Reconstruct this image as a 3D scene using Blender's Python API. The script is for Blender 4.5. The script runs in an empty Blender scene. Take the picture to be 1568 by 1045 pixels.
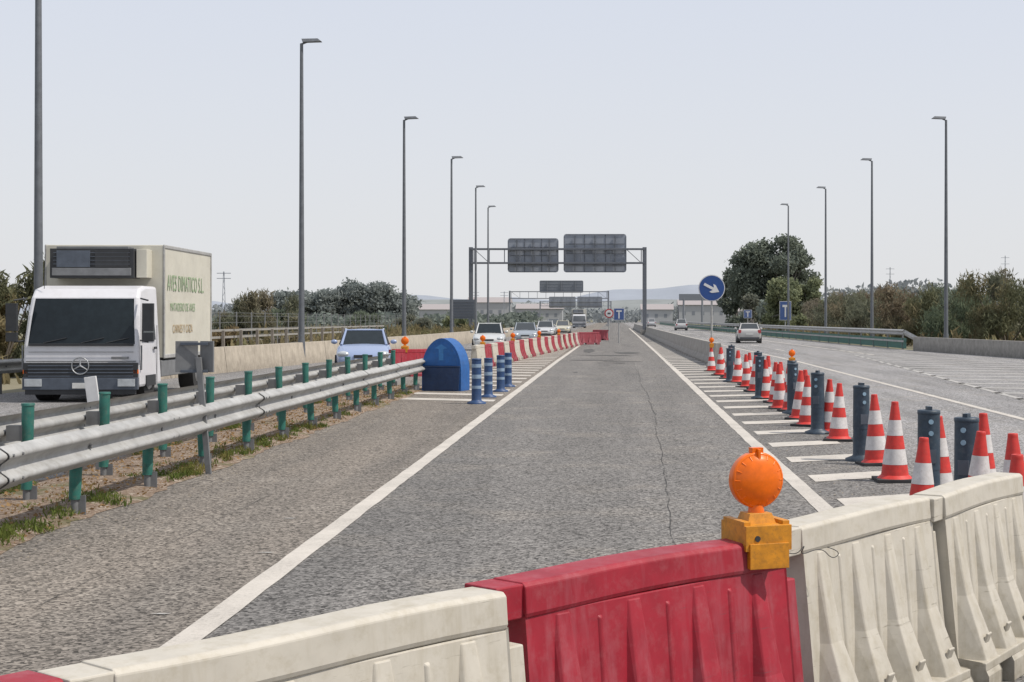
import bpy, math, random
import numpy as np
from mathutils import Vector, Matrix
random.seed(4); rng=np.random.default_rng(4)
scene=bpy.context.scene
R=math.radians

# ------------------------------------------------------------------ materials
def nm(name):
    m=bpy.data.materials.new(name); m.use_nodes=True
    nt=m.node_tree; bs=nt.nodes['Principled BSDF']
    return m,nt,bs
def mixc(nt,fac,a,b,blend='MIX'):
    n=nt.nodes.new('ShaderNodeMix'); n.data_type='RGBA'; n.blend_type=blend
    for i,x in ((0,fac),(6,a),(7,b)):
        if isinstance(x,bpy.types.NodeSocket): nt.links.new(x,n.inputs[i])
        else: n.inputs[i].default_value=x if i==0 else (*x,1) if len(x)==3 else x
    return n.outputs[2]
def ramp(nt,src,p0,p1):
    n=nt.nodes.new('ShaderNodeMapRange'); n.inputs[1].default_value=p0; n.inputs[2].default_value=p1
    nt.links.new(src,n.inputs[0]); return n.outputs[0]
def mul(nt,a,b):
    n=nt.nodes.new('ShaderNodeMath'); n.operation='MULTIPLY'; n.use_clamp=True
    for i,x in enumerate((a,b)):
        if isinstance(x,bpy.types.NodeSocket): nt.links.new(x,n.inputs[i])
        else: n.inputs[i].default_value=x
    return n.outputs[0]
def tex(nt,typ,scale,detail=3,rough=.6,vec=None):
    n=nt.nodes.new(typ); n.inputs['Scale'].default_value=scale
    if typ!='ShaderNodeTexVoronoi': n.inputs['Detail'].default_value=detail; n.inputs['Roughness'].default_value=rough
    if vec is None:
        tc=nt.nodes.new('ShaderNodeTexCoord'); vec=tc.outputs['Object']
    nt.links.new(vec,n.inputs['Vector']); return n
def bump(nt,bs,h,strength=.3,dist=.01):
    b=nt.nodes.new('ShaderNodeBump'); b.inputs['Strength'].default_value=strength; b.inputs['Distance'].default_value=dist
    nt.links.new(h,b.inputs['Height']); nt.links.new(b.outputs[0],bs.inputs['Normal'])
def mat(name,col,rough=.6,metal=0,var=.18,scale=6,dirt=None,dirtamt=.5,bmp=0,coat=0,spec=.5,streak=None):
    m,nt,bs=nm(name)
    bs.inputs['Roughness'].default_value=rough; bs.inputs['Metallic'].default_value=metal; bs.inputs['Specular IOR Level'].default_value=spec
    t=tex(nt,'ShaderNodeTexNoise',scale,4,.65)
    f=ramp(nt,t.outputs[0],.3,.7)
    c=mixc(nt,f,tuple(x*(1-var) for x in col),tuple(min(1,x*(1+var)) for x in col))
    if dirt:
        t2=tex(nt,'ShaderNodeTexNoise',scale*2.7,6,.75)
        c=mixc(nt,mul(nt,ramp(nt,t2.outputs[0],.5,.85),dirtamt),c,dirt)
    if streak:   # vertical run-off stains and dirt rising from the bottom
        tc=nt.nodes.new('ShaderNodeTexCoord'); mp=nt.nodes.new('ShaderNodeMapping'); mp.inputs['Scale'].default_value=(9,9,1.1); nt.links.new(tc.outputs['Object'],mp.inputs[0])
        t3=tex(nt,'ShaderNodeTexNoise',1,5,.7,mp.outputs[0]); c=mixc(nt,mul(nt,ramp(nt,t3.outputs[0],.5,.78),.65),c,streak)
        sp=nt.nodes.new('ShaderNodeSeparateXYZ'); nt.links.new(tc.outputs['Object'],sp.inputs[0])
        low=ramp(nt,sp.outputs[2],.45,0.0); t4=tex(nt,'ShaderNodeTexNoise',7,6,.75)
        c=mixc(nt,mul(nt,mul(nt,low,ramp(nt,t4.outputs[0],.3,.7)),.8),c,tuple(x*.6 for x in streak))
        # scuffs : short scratches along the length
        mp2=nt.nodes.new('ShaderNodeMapping'); mp2.inputs['Scale'].default_value=(3,3,45); nt.links.new(tc.outputs['Object'],mp2.inputs[0])
        t5=tex(nt,'ShaderNodeTexNoise',1,4,.8,mp2.outputs[0]); c=mixc(nt,mul(nt,ramp(nt,t5.outputs[0],.63,.70),.6),c,tuple(x*.45 for x in streak))
    nt.links.new(c,bs.inputs['Base Color'])
    if bmp: bump(nt,bs,t.outputs[0],bmp,.01)
    if coat: bs.inputs['Coat Weight'].default_value=coat
    return m
def leafmat(name,dark,light,scale=.5,alt=None):
    m,nt,bs=nm(name); bs.inputs['Roughness'].default_value=.8
    bs.inputs['Specular IOR Level'].default_value=.15
    t=tex(nt,'ShaderNodeTexNoise',scale,3,.6); f=ramp(nt,t.outputs[0],.35,.65)
    g=nt.nodes.new('ShaderNodeNewGeometry')
    a=nt.nodes.new('ShaderNodeMath'); a.operation='MULTIPLY_ADD'; a.inputs[1].default_value=.5
    nt.links.new(g.outputs['Random Per Island'],a.inputs[0]); nt.links.new(mul(nt,f,.5),a.inputs[2])
    c=mixc(nt,a.outputs[0],dark,light)
    if alt:
        t2=tex(nt,'ShaderNodeTexNoise',scale*.7,2,.5); c=mixc(nt,ramp(nt,t2.outputs[0],.52,.68),c,alt)
    nt.links.new(c,bs.inputs['Base Color'])
    tr=nt.nodes.new('ShaderNodeBsdfTranslucent'); nt.links.new(c,tr.inputs[0])
    mx=nt.nodes.new('ShaderNodeMixShader'); mx.inputs[0].default_value=.38
    nt.links.new(bs.outputs[0],mx.inputs[1]); nt.links.new(tr.outputs[0],mx.inputs[2])
    nt.links.new(mx.outputs[0],nt.nodes['Material Output'].inputs[0])
    return m

def asphalt():
    m,nt,bs=nm('asphalt'); bs.inputs['Roughness'].default_value=.92; bs.inputs['Specular IOR Level'].default_value=.2
    tc=nt.nodes.new('ShaderNodeTexCoord'); P=tc.outputs['Object']
    sep=nt.nodes.new('ShaderNodeSeparateXYZ'); nt.links.new(P,sep.inputs[0])
    X=sep.outputs[0]
    s1=ramp(nt,X,-2.26,-2.22); s2=ramp(nt,X,2.6,4.2)
    base=mixc(nt,s1,(.176,.155,.132),(.150,.143,.135))
    base=mixc(nt,s2,base,(.235,.230,.228))
    base=mixc(nt,ramp(nt,X,-5.4,-6.2),base,(.19,.185,.182))
    mp=nt.nodes.new('ShaderNodeMapping'); mp.inputs['Scale'].default_value=(1.6,.12,1); nt.links.new(P,mp.inputs[0])
    n1=tex(nt,'ShaderNodeTexNoise',1,5,.6,mp.outputs[0]); f1=ramp(nt,n1.outputs[0],.3,.72)
    base=mixc(nt,mul(nt,f1,.28),base,(.05,.05,.05))
    n3=tex(nt,'ShaderNodeTexNoise',.7,6,.7,P); base=mixc(nt,mul(nt,ramp(nt,n3.outputs[0],.5,.8),.85),base,(.215,.195,.17))
    n5=tex(nt,'ShaderNodeTexNoise',.25,4,.6,mp.outputs[0]); base=mixc(nt,mul(nt,ramp(nt,n5.outputs[0],.48,.68),.42),base,(.075,.073,.07))
    # oil-darkened strip along the middle of the closed lane, between the wheel paths
    dx=nt.nodes.new('ShaderNodeMath'); dx.operation='ABSOLUTE'; ad=nt.nodes.new('ShaderNodeMath'); ad.operation='ADD'; ad.inputs[1].default_value=.35; nt.links.new(X,ad.inputs[0]); nt.links.new(ad.outputs[0],dx.inputs[0])
    n6=tex(nt,'ShaderNodeTexNoise',.5,4,.7,P)
    base=mixc(nt,mul(nt,mul(nt,ramp(nt,dx.outputs[0],.6,.1),ramp(nt,n6.outputs[0],.3,.65)),.28),base,(.07,.067,.063))
    v=tex(nt,'ShaderNodeTexVoronoi',50,vec=P)
    sv=nt.nodes.new('ShaderNodeSeparateColor'); nt.links.new(v.outputs['Color'],sv.inputs[0])
    n2=tex(nt,'ShaderNodeTexNoise',26,5,.9,P)
    n4=tex(nt,'ShaderNodeTexNoise',8,3,.8,P)
    g=nt.nodes.new('ShaderNodeMath'); g.operation='ADD'; nt.links.new(sv.outputs[0],g.inputs[0]); nt.links.new(n2.outputs[0],g.inputs[1])
    g2=nt.nodes.new('ShaderNodeMath'); g2.operation='MULTIPLY_ADD'; g2.inputs[1].default_value=.6; nt.links.new(n4.outputs[0],g2.inputs[0]); nt.links.new(g.outputs[0],g2.inputs[2])
    grain=nt.nodes.new('ShaderNodeMapRange'); grain.inputs[1].default_value=.68; grain.inputs[2].default_value=1.85; grain.inputs[3].default_value=.12; grain.inputs[4].default_value=1.95; nt.links.new(g2.outputs[0],grain.inputs[0])
    vm=nt.nodes.new('ShaderNodeVectorMath'); vm.operation='SCALE'; nt.links.new(base,vm.inputs[0]); nt.links.new(grain.outputs[0],vm.inputs['Scale'])
    nt.links.new(vm.outputs[0],bs.inputs['Base Color'])
    bump(nt,bs,g.outputs[0],.45,.006)
    return m
def paintmat(name,col=(.54,.505,.455),wear=.4):
    m,nt,bs=nm(name); bs.inputs['Roughness'].default_value=.8; bs.inputs['Specular IOR Level'].default_value=.25
    n=tex(nt,'ShaderNodeTexNoise',34,6,.85); f=ramp(nt,n.outputs[0],.5,.64)
    n2=tex(nt,'ShaderNodeTexNoise',1.3,4,.7); f2=ramp(nt,n2.outputs[0],.3,.75)
    c=mixc(nt,f2,col,tuple(x*.76 for x in col))
    n4=tex(nt,'ShaderNodeTexNoise',60,3,.8); c=mixc(nt,mul(nt,ramp(nt,n4.outputs[0],.4,.7),.25),c,(.25,.23,.2))
    c=mixc(nt,mul(nt,mul(nt,f,f2),wear*2.2),c,(.17,.16,.145))
    nt.links.new(c,bs.inputs['Base Color']); bump(nt,bs,n.outputs[0],.4,.005)
    return m
M_asph=asphalt(); M_paint=paintmat('road_paint'); M_paint2=paintmat('road_paint_old',(.43,.42,.40),.9)
M_crack=mat('crack_tar',(.06,.058,.055),.9,spec=.2); M_tar=mat('tar_patch',(.085,.083,.08),.9,var=.4,scale=8,spec=.2)
def groundmat():
    m,nt,bs=nm('dry_ground'); bs.inputs['Roughness'].default_value=1; bs.inputs['Specular IOR Level'].default_value=.1
    a=tex(nt,'ShaderNodeTexNoise',.02,6,.65); b=tex(nt,'ShaderNodeTexNoise',.5,6,.75)
    c=mixc(nt,ramp(nt,a.outputs[0],.4,.6),(.20,.18,.13),(.13,.145,.09))
    c=mixc(nt,ramp(nt,b.outputs[0],.4,.75),c,(.23,.20,.14))
    nt.links.new(c,bs.inputs['Base Color']); return m
M_ground=groundmat()
def medianmat():
    m,nt,bs=nm('median_gravel'); bs.inputs['Roughness'].default_value=1; bs.inputs['Specular IOR Level'].default_value=.1
    a=tex(nt,'ShaderNodeTexNoise',1.2,6,.7); b=tex(nt,'ShaderNodeTexNoise',22,6,.8); v=tex(nt,'ShaderNodeTexVoronoi',30)
    sv=nt.nodes.new('ShaderNodeSeparateColor'); nt.links.new(v.outputs['Color'],sv.inputs[0])
    c=mixc(nt,ramp(nt,b.outputs[0],.3,.7),(.12,.085,.06),(.33,.25,.19))
    c=mixc(nt,ramp(nt,sv.outputs[0],.7,1.0),c,(.42,.36,.30))
    c=mixc(nt,mul(nt,ramp(nt,a.outputs[0],.54,.64),.7),c,(.11,.12,.05))
    nt.links.new(c,bs.inputs['Base Color']); bump(nt,bs,b.outputs[0],1,.03); return m
M_med=medianmat()
M_galv=mat('galvanised_steel',(.36,.36,.35),.6,.2,.2,3,dirt=(.18,.16,.13),dirtamt=.75,bmp=.05)
M_galvd=mat('galvanised_dark',(.17,.175,.18),.65,.2,.2,4)
M_green=mat('green_plastic',(.02,.13,.105),.6,0,.25,9,dirt=(.13,.13,.1),dirtamt=.8)
M_lampp=mat('lamp_steel',(.12,.13,.145),.6,.2)
M_gantry=mat('gantry_steel',(.10,.11,.13),.6,.2)
M_back=mat('sign_back',(.25,.275,.32),.7,.0,.12,1)
M_frame=mat('sign_frame',(.10,.11,.135),.6,.1)
M_vms=mat('message_board',(.075,.09,.115),.6,.1)
M_bluesign=mat('sign_blue',(.015,.06,.22),.4,0,.1)
M_bluedk=mat('blue_plastic',(.006,.085,.29),.5,0,.2,7,dirt=(.06,.1,.16),dirtamt=.5)
M_bluenavy=mat('navy_plastic',(.012,.035,.10),.55,0,.2,7,dirt=(.06,.08,.1),dirtamt=.5)
M_bluelt=mat('faded_blue',(.03,.16,.40),.5,0,.2)
M_blued2=mat('delineator_blue',(.022,.04,.062),.5,0,.25,9,dirt=(.10,.11,.12),dirtamt=.6)
M_band=mat('delineator_band',(.20,.28,.38),.5,0,.2,9,dirt=(.12,.15,.18),dirtamt=.6)
M_bluestr=mat('delineator_royal',(.015,.05,.14),.5,0,.25,9,dirt=(.08,.1,.12),dirtamt=.6)
M_refl=mat('reflective_band',(.22,.33,.42),.4,0,.15)
M_white=mat('white_sheet',(.60,.60,.60),.5,0,.08,8)
M_conew=mat('cone_white',(.54,.52,.51),.55,0,.14,14,dirt=(.3,.26,.23),dirtamt=.7)
M_coner=mat('cone_red',(.50,.025,.018),.55,0,.2,14,dirt=(.26,.07,.05),dirtamt=.7)
M_blackr=mat('black_rubber',(.03,.03,.031),.85,0,.3)
M_barw=mat('barrier_white_plastic',(.46,.43,.37),.6,0,.08,5,dirt=(.30,.26,.18),dirtamt=.7,bmp=.12,streak=(.30,.26,.18))
M_barr=mat('barrier_red_plastic',(.275,.011,.024),.55,0,.18,5,dirt=(.32,.10,.11),dirtamt=.6,bmp=.12,streak=(.33,.10,.12),spec=.4)
M_amber=mat('amber_lens',(.72,.135,.002),.28,0,.15,20,spec=.4)
M_yellow=mat('yellow_box',(.52,.21,.008),.55,0,.25,18,dirt=(.16,.08,.02),dirtamt=.9)
M_conc=mat('concrete',(.39,.345,.28),.9,0,.2,2.5,dirt=(.24,.2,.16),dirtamt=.5,bmp=.2,streak=(.22,.19,.15))
M_conc2=mat('concrete_grey',(.30,.285,.26),.9,0,.22,2.5,dirt=(.15,.14,.12),dirtamt=.6,bmp=.2,streak=(.15,.14,.12))
M_glass=mat('dark_glass',(.014,.02,.024),.12,0,.2,spec=.25)
M_tyre=mat('tyre',(.02,.02,.02),.85); M_hub=mat('hub',(.35,.36,.37),.4,.6)
M_trw=mat('truck_white',(.58,.58,.60),.4,0,.05,2,coat=.3,dirt=(.40,.39,.37),dirtamt=.4)
M_box=mat('truck_box',(.52,.50,.425),.5,0,.08,1.5,dirt=(.36,.33,.25),dirtamt=.5)
M_black=mat('black_plastic',(.025,.027,.03),.6)
M_hl=mat('headlight',(.45,.48,.5),.15,.2); M_red=mat('tail_red',(.4,.01,.01),.3)
M_plate=mat('plate',(.55,.55,.53),.5)
M_bark=mat('bark',(.12,.10,.08),.9,0,.3,3)
M_grnbox=mat('lettering_green',(.27,.36,.22),.6); M_tanbox=mat('lettering_tan',(.38,.29,.17),.6)

# ------------------------------------------------------------------ builder
class B:
    def __init__(s): s.v=[];s.f=[];s.m=[];s.mats=[];s.sm=[]
    def mi(s,m):
        if m not in s.mats: s.mats.append(m)
        return s.mats.index(m)
    def add(s,vs,fs,m,smooth=False):
        o=len(s.v); s.v.extend([tuple(x) for x in vs]); k=s.mi(m)
        for f in fs: s.f.append([i+o for i in f]); s.m.append(k); s.sm.append(smooth)
    def box(s,c,d,m,rz=0,rot=None,taper=1):
        x,y,z=[q/2 for q in d]
        p=[Vector(q) for q in [(-x,-y,-z),(x,-y,-z),(x,y,-z),(-x,y,-z),(-x*taper,-y*taper,z),(x*taper,-y*taper,z),(x*taper,y*taper,z),(-x*taper,y*taper,z)]]
        Rm=rot if rot else Matrix.Rotation(rz,3,'Z')
        s.add([Rm@q+Vector(c) for q in p],[(0,3,2,1),(4,5,6,7),(0,1,5,4),(1,2,6,5),(2,3,7,6),(3,0,4,7)],m)
    def cyl(s,p0,p1,r0,r1,n,m,caps=True,smooth=True):
        p0=Vector(p0);p1=Vector(p1); d=(p1-p0).normalized()
        a=d.orthogonal().normalized(); b=d.cross(a)
        vs=[];
        for p,r in((p0,r0),(p1,r1)):
            for i in range(n):
                t=2*math.pi*i/n; vs.append(p+(a*math.cos(t)+b*math.sin(t))*r)
        s.add(vs,[(i,(i+1)%n,(i+1)%n+n,i+n) for i in range(n)],m,smooth)
        if caps: s.add(vs[:n],[tuple(range(n))[::-1]],m); s.add(vs[n:],[tuple(range(n))],m)
    def lathe(s,c,prof,n,m,smooth=True):
        vs=[]
        for r,z in prof:
            for i in range(n):
                t=2*math.pi*i/n; vs.append((c[0]+r*math.cos(t),c[1]+r*math.sin(t),c[2]+z))
        fs=[]
        for k in range(len(prof)-1):
            for i in range(n): fs.append((k*n+i,k*n+(i+1)%n,(k+1)*n+(i+1)%n,(k+1)*n+i))
        s.add(vs,fs,m,smooth)
    def ell(s,c,r,m,n=14,k=8,rot=None):
        vs=[];fs=[]
        for j in range(k+1):
            ph=math.pi*j/k
            for i in range(n):
                t=2*math.pi*i/n; q=Vector((r[0]*math.sin(ph)*math.cos(t),r[1]*math.sin(ph)*math.sin(t),r[2]*math.cos(ph)))
                if rot: q=rot@q
                vs.append(q+Vector(c))
        for j in range(k):
            for i in range(n): fs.append((j*n+i,(j+1)*n+i,(j+1)*n+(i+1)%n,j*n+(i+1)%n))
        s.add(vs,fs,m,True)
    def sweep(s,path,prof,m,closed=False,smooth=False,caps=False):
        n=len(prof); vs=[]
        P=[Vector(p) for p in path]
        for i,p in enumerate(P):
            d=(P[min(i+1,len(P)-1)]-P[max(i-1,0)]); d.z=0; d.normalize(); r=Vector((d.y,-d.x,0))
            for u,z in prof: vs.append(p+r*u+Vector((0,0,z)))
        fs=[]; e=n if closed else n-1
        for i in range(len(P)-1):
            for j in range(e): fs.append((i*n+j,i*n+(j+1)%n,(i+1)*n+(j+1)%n,(i+1)*n+j))
        if caps: fs.append(tuple(range(n))); fs.append(tuple(range((len(P)-1)*n,len(P)*n))[::-1])
        s.add(vs,fs,m,smooth)
    def poly(s,pts,m): s.add(pts,[tuple(range(len(pts)))],m)
    def prism(s,pts2,y0,y1,m):
        n=len(pts2); vs=[(x,y0,z) for x,z in pts2]+[(x,y1,z) for x,z in pts2]
        s.add(vs,[tuple(range(n)),tuple(range(n,2*n))[::-1]]+[(i,(i+1)%n,(i+1)%n+n,i+n) for i in range(n)],m)
    def obj(s,name,loc=(0,0,0),rz=0,parent=None,bevel=0,subsurf=0):
        me=bpy.data.meshes.new(name); me.from_pydata(s.v,[],s.f)
        for m in s.mats: me.materials.append(m)
        me.polygons.foreach_set('material_index',s.m); me.polygons.foreach_set('use_smooth',s.sm); me.update()
        o=bpy.data.objects.new(name,me); scene.collection.objects.link(o); o.location=loc; o.rotation_euler[2]=rz
        if parent: o.parent=parent
        if bevel:
            b=o.modifiers.new('bev','BEVEL'); b.width=bevel; b.segments=2; b.limit_method='ANGLE'; b.angle_limit=R(40)
        if subsurf:
            q=o.modifiers.new('sub','SUBSURF'); q.levels=subsurf; q.render_levels=subsurf
        return o
def copy(o,name,loc,rz=0,sc=1):
    c=o.copy(); c.name=name; scene.collection.objects.link(c); c.location=loc; c.rotation_euler[2]=rz; c.scale=(sc,sc,sc); return c
def empty(name,loc,rz=0):
    e=bpy.data.objects.new(name,None); scene.collection.objects.link(e); e.location=loc; e.rotation_euler[2]=rz; return e

# ------------------------------------------------------------------ ground and road
b=B()
b.add([(-4000,-60,-.02),(4000,-60,-.02),(4000,6000,-.02),(-4000,6000,-.02)],[(0,1,2,3)],M_ground); b.obj('ground')
Lb=[(-20,-20),(-16.5,20),(-13.2,38),(-10.6,75),(-10,105),(-9.8,200),(-9.5,800)]
Rb=[(26,-20),(21,38),(18,60),(15.7,83),(14.2,140),(13,250),(12.5,800)]
def interp(tab,y):
    for (x0,y0),(x1,y1) in zip(tab,tab[1:]):
        if y<=y1: return x0+(x1-x0)*(y-y0)/(y1-y0)
    return tab[-1][0]
b=B(); ys=[-20,0,20,38,60,75,83,105,140,200,250,800]
vs=[]
for y in ys: vs+= [(interp(Lb,y),y,0),(interp(Rb,y),y,0)]
b.add(vs,[(2*i,2*i+1,2*i+3,2*i+2) for i in range(len(ys)-1)],M_asph); b.obj('asphalt_road')
b=B()
n=160; vs=[]
for i in range(n+1):
    y=-5+42.5*i/n
    e=.05*math.sin(i*.8)+random.uniform(-.05,.05)
    for x,z in((-6.05+e,.004),(-5.6,.05),(-5,.06),(-4.62,.03),(-4.45+.04*math.sin(i*.45)+random.uniform(-.05,.05),.004)): vs.append((x,y,z+(random.uniform(0,.015) if z>.01 else 0)))
b.add(vs,[(i*5+j,i*5+j+1,i*5+j+6,i*5+j+5) for i in range(n) for j in range(4)],M_med,True); b.obj('median_gravel')

# markings
b=B()
def strip(b,x0,y0,x1,y1,w,m=M_paint,z=.005):
    n=max(1,int(abs(y1-y0)/(.35 if y0<30 else 2.5))); vs=[]
    for i in range(n+1):
        t=i/n; x=x0+(x1-x0)*t; y=y0+(y1-y0)*t
        vs+=[(x-w/2+random.uniform(-.006,.006),y,z),(x+w/2+random.uniform(-.006,.006),y,z)]
    b.add(vs,[(2*i,2*i+1,2*i+3,2*i+2) for i in range(n)],m)
strip(b,-2.26,-3,-2.25,25,.165); strip(b,-2.25,25,-2.24,60,.165); strip(b,-2.24,60,-2.1,110,.17)
strip(b,1.86,9.4,1.93,30,.17); strip(b,1.93,30,2.1,70,.17); strip(b,2.1,70,2.6,260,.17)
y=11.6
while y<110:
    xr=2.92+min(.5,(y-11)*.02)+random.uniform(-.04,.04)
    xl=2.09+max(0,(y-60)*.004)
    b.add([(xl,y,.005),(xr,y+.55,.005),(xr,y+1.17,.005),(xl,y+.66,.005)],[(0,1,2,3)],M_paint); y+=2.15
y=31.2
while y<88:
    xl=-4.55 if y<50 else -4.55+(y-50)*.045
    b.add([(-2.45,y,.005),(xl,y+.9,.005),(xl,y+1.6,.005),(-2.45,y+.7,.005)],[(3,2,1,0)],M_paint); y+=2.3
strip(b,6.6,-5,7.2,60,.15); strip(b,7.2,60,5.2,260,.15)
strip(b,8.0,24,11.2,72,.15,M_paint2); strip(b,17.5,24,13.4,75,.15,M_paint2)
y=27
while y<86:
    xl=8.1+(y-24)*.064; xr=max(xl+.3,17.1-(y-24)*.075)
    b.add([(xl,y+2.4,.005),(xr,y,.005),(xr,y+.5,.005),(xl,y+2.9,.005)],[(0,1,2,3)],M_paint2); y+=2.6
strip(b,12,70,9.8,260,.15)
for k in range(8): strip(b,8.9-.1*k,80+k*14,8.85-.1*k,84+k*14,.13)
strip(b,-6.9,-5,-6.9,38,.13); strip(b,-6.9,38,-5.2,90,.13)
for k in range(7): strip(b,-9.9+.25*k,20+k*12,-9.85+.25*k,24+k*12,.12)
for (x,y) in((-2.52,11.1),(-2.6,8.8),(-2.4,15.1),(-2.35,17.3),(-2.35,7.3),(-2.75,13)):
    b.add([(x-.06,y,.006),(x+.03,y-.02,.006),(x+.06,y+.02,.006),(x-.02,y+.02,.006)],[(0,1,2,3)],M_paint2)
b.obj('road_markings')
b=B()
def crack(x0,y0,y1,drift,w0):
    pts=[];y=y0;x=x0
    while y<y1:
        x+=random.uniform(-.012,.012)+drift(y)*.2; pts.append((x,y)); y+=random.uniform(.12,.28)
    vs=[]
    for x,y in pts:
        w=random.uniform(.15,1)*w0*(1 if y<25 else 1.4); vs+=[(x-w,y,.006),(x+w,y,.006)]
    b.add(vs,[(2*i,2*i+1,2*i+3,2*i+2) for i in range(len(pts)-1)],M_crack)
crack(.33,7,58,lambda y:.022 if y<27 else .003,.0042)
crack(-3.4,9,15,lambda y:.02,.003)
for (cx,cy,rx,ry) in((-.9,62,1.1,.5),(.3,60,.8,.35),(-.3,70,1.2,.9),(.6,75,.6,2),(-1.3,80,.3,5),(.2,58,.25,.5),(-1.2,48,.08,.4)):
    b.poly([(cx+rx*random.uniform(.7,1.2)*math.cos(t),cy+ry*random.uniform(.7,1.2)*math.sin(t),.0065+.0003*cx) for t in np.linspace(0,6.28,17)[:-1]],M_tar)
b.obj('road_crack')

# ------------------------------------------------------------------ guardrails
Wk=[(.004,-.158),(.012,-.150),(.045,-.128),(.074,-.108),(.083,-.09),(.078,-.07),(.052,-.05),(.022,-.03),(.010,-.012),(.010,.012),(.022,.03),(.052,.05),(.078,.07),(.083,.09),(.074,.108),(.045,.128),(.012,.15),(.004,.158)]
def guardrail(path,zc,side,posts,postoff,ptop,rad=.055,style='green'):
    b=B()
    b.sweep([(x,y,zc) for x,y in path],[(u*side,z) for u,z in Wk],M_galv,smooth=True)
    for (x,y) in posts:
        px=x+postoff
        if style=='green':
            b.cyl((px,y,-.02),(px,y,.16),.035,.035,8,M_galvd)
            lean=random.uniform(-.015,.015)
            b.cyl((px,y,.15),(px+lean,y,ptop-.02),rad*.9,rad,12,M_green)
            b.cyl((px+lean,y,ptop-.02),(px+lean,y,ptop),rad*1.12,rad*1.05,12,M_green)
            b.box((px+.05,y,.08),(.09,.012,.2),M_galvd)
        else:
            b.box((px,y,ptop/2),(.1,.12,ptop),M_galvd)
        b.box(((x+px)/2,y,zc),(abs(postoff)*.9,.08,.14),M_galvd)
        b.cyl((x+side*.008,y,zc),(x+side*.03,y,zc),.018,.018,8,M_galvd)
    for i,(x,y) in enumerate(posts):
        if i%2==0:
            b.sweep([(x+side*.004,y+.1,zc),(x+side*.004,y+.45,zc)],[(u*side,z*1.01) for u,z in Wk],M_galv,smooth=True)
            b.sweep([(x+side*.007,y+.098,zc),(x+side*.007,y+.112,zc)],[(u*side,z*1.01) for u,z in Wk],M_galvd,smooth=True)
            for dz in(-.09,.09):
                for dy in(.18,.36): b.cyl((x+side*.078,y+dy,zc+dz),(x+side*.095,y+dy,zc+dz),.014,.012,6,M_galvd)
    return b
p1=[(-4.5,13.15+2.05*i) for i in range(-5,13)]
path1=[(-4.5+.012*math.sin(y*.9),y) for y in np.arange(2,38.7,1.02)]
g=guardrail(path1,.60,1,p1,-.12,.56)
g.box((-4.5,38.7,.60),(.10,.3,.32),M_galv); g.obj('guardrail')
p2=[(-5.5,13.9+2.1*i) for i in range(-5,12)]
g=guardrail([(-5.5,2),(-5.5,20),(-5.5,38)],.66,-1,p2,.18,.93); g.obj('guardrail')
g=guardrail([(-14.6,20),(-13.4,38)],.62,1,[(-14.6+1.2*k/5,20+18*k/5) for k in range(6)],-.15,.75,style='steel'); g.obj('guardrail')
pr=[(15.7,83),(14.9,110),(14.2,140),(13.0,250),(12.4,420)]
def ipath(tab,y):
    for (x0,y0),(x1,y1) in zip(tab,tab[1:]):
        if y<=y1: return x0+(x1-x0)*(y-y0)/(y1-y0)
posts=[(ipath(pr,y),y) for y in range(84,300,4)]
g=guardrail(pr,.93,-1,posts,.15,1.05,style='steel')
g.sweep([(x+.12,y,0) for x,y in pr],[(0,.05),(0,.62)],M_green)
g.sweep([(x,y,.45) for x,y in pr],[(-.03,-.05),(-.03,.05)],M_galv)
g.sweep([(16.1,80.6,.5),(15.72,83,.93)],[(0,-.15),(-.05,0),(0,.15)],M_galv)
g.obj('guardrail')
b=B(); tl=Matrix.Rotation(R(-5),3,'Y')
b.box((-.055,0,.6),(.06,.04,1.35),M_galvd,rot=tl)
b.box((-.25,.03,1.28),(.24,.02,.34),M_galvd,rz=.15); b.box((-.03,.04,1.28),(.19,.02,.34),M_galvd,rz=-.5)
b.box((-.16,.0,1.12),(.3,.02,.03),M_vms); b.box((-.16,.0,1.42),(.3,.02,.03),M_vms); b.box((-.02,.028,1.22),(.10,.006,.07),M_vms,rz=-.5)
b.obj('traffic_sign',(-4.42,16.75,0),bevel=.004)
b=B(); b.box((0,0,.74),(.13,.03,.66),M_white,rot=Matrix.Rotation(R(-8),3,'Y')); b.box((0.03,.03,.30),(.05,.03,.6),M_galvd)
b.obj('marker_post',(-5.62,16.6,0),bevel=.004)

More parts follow.
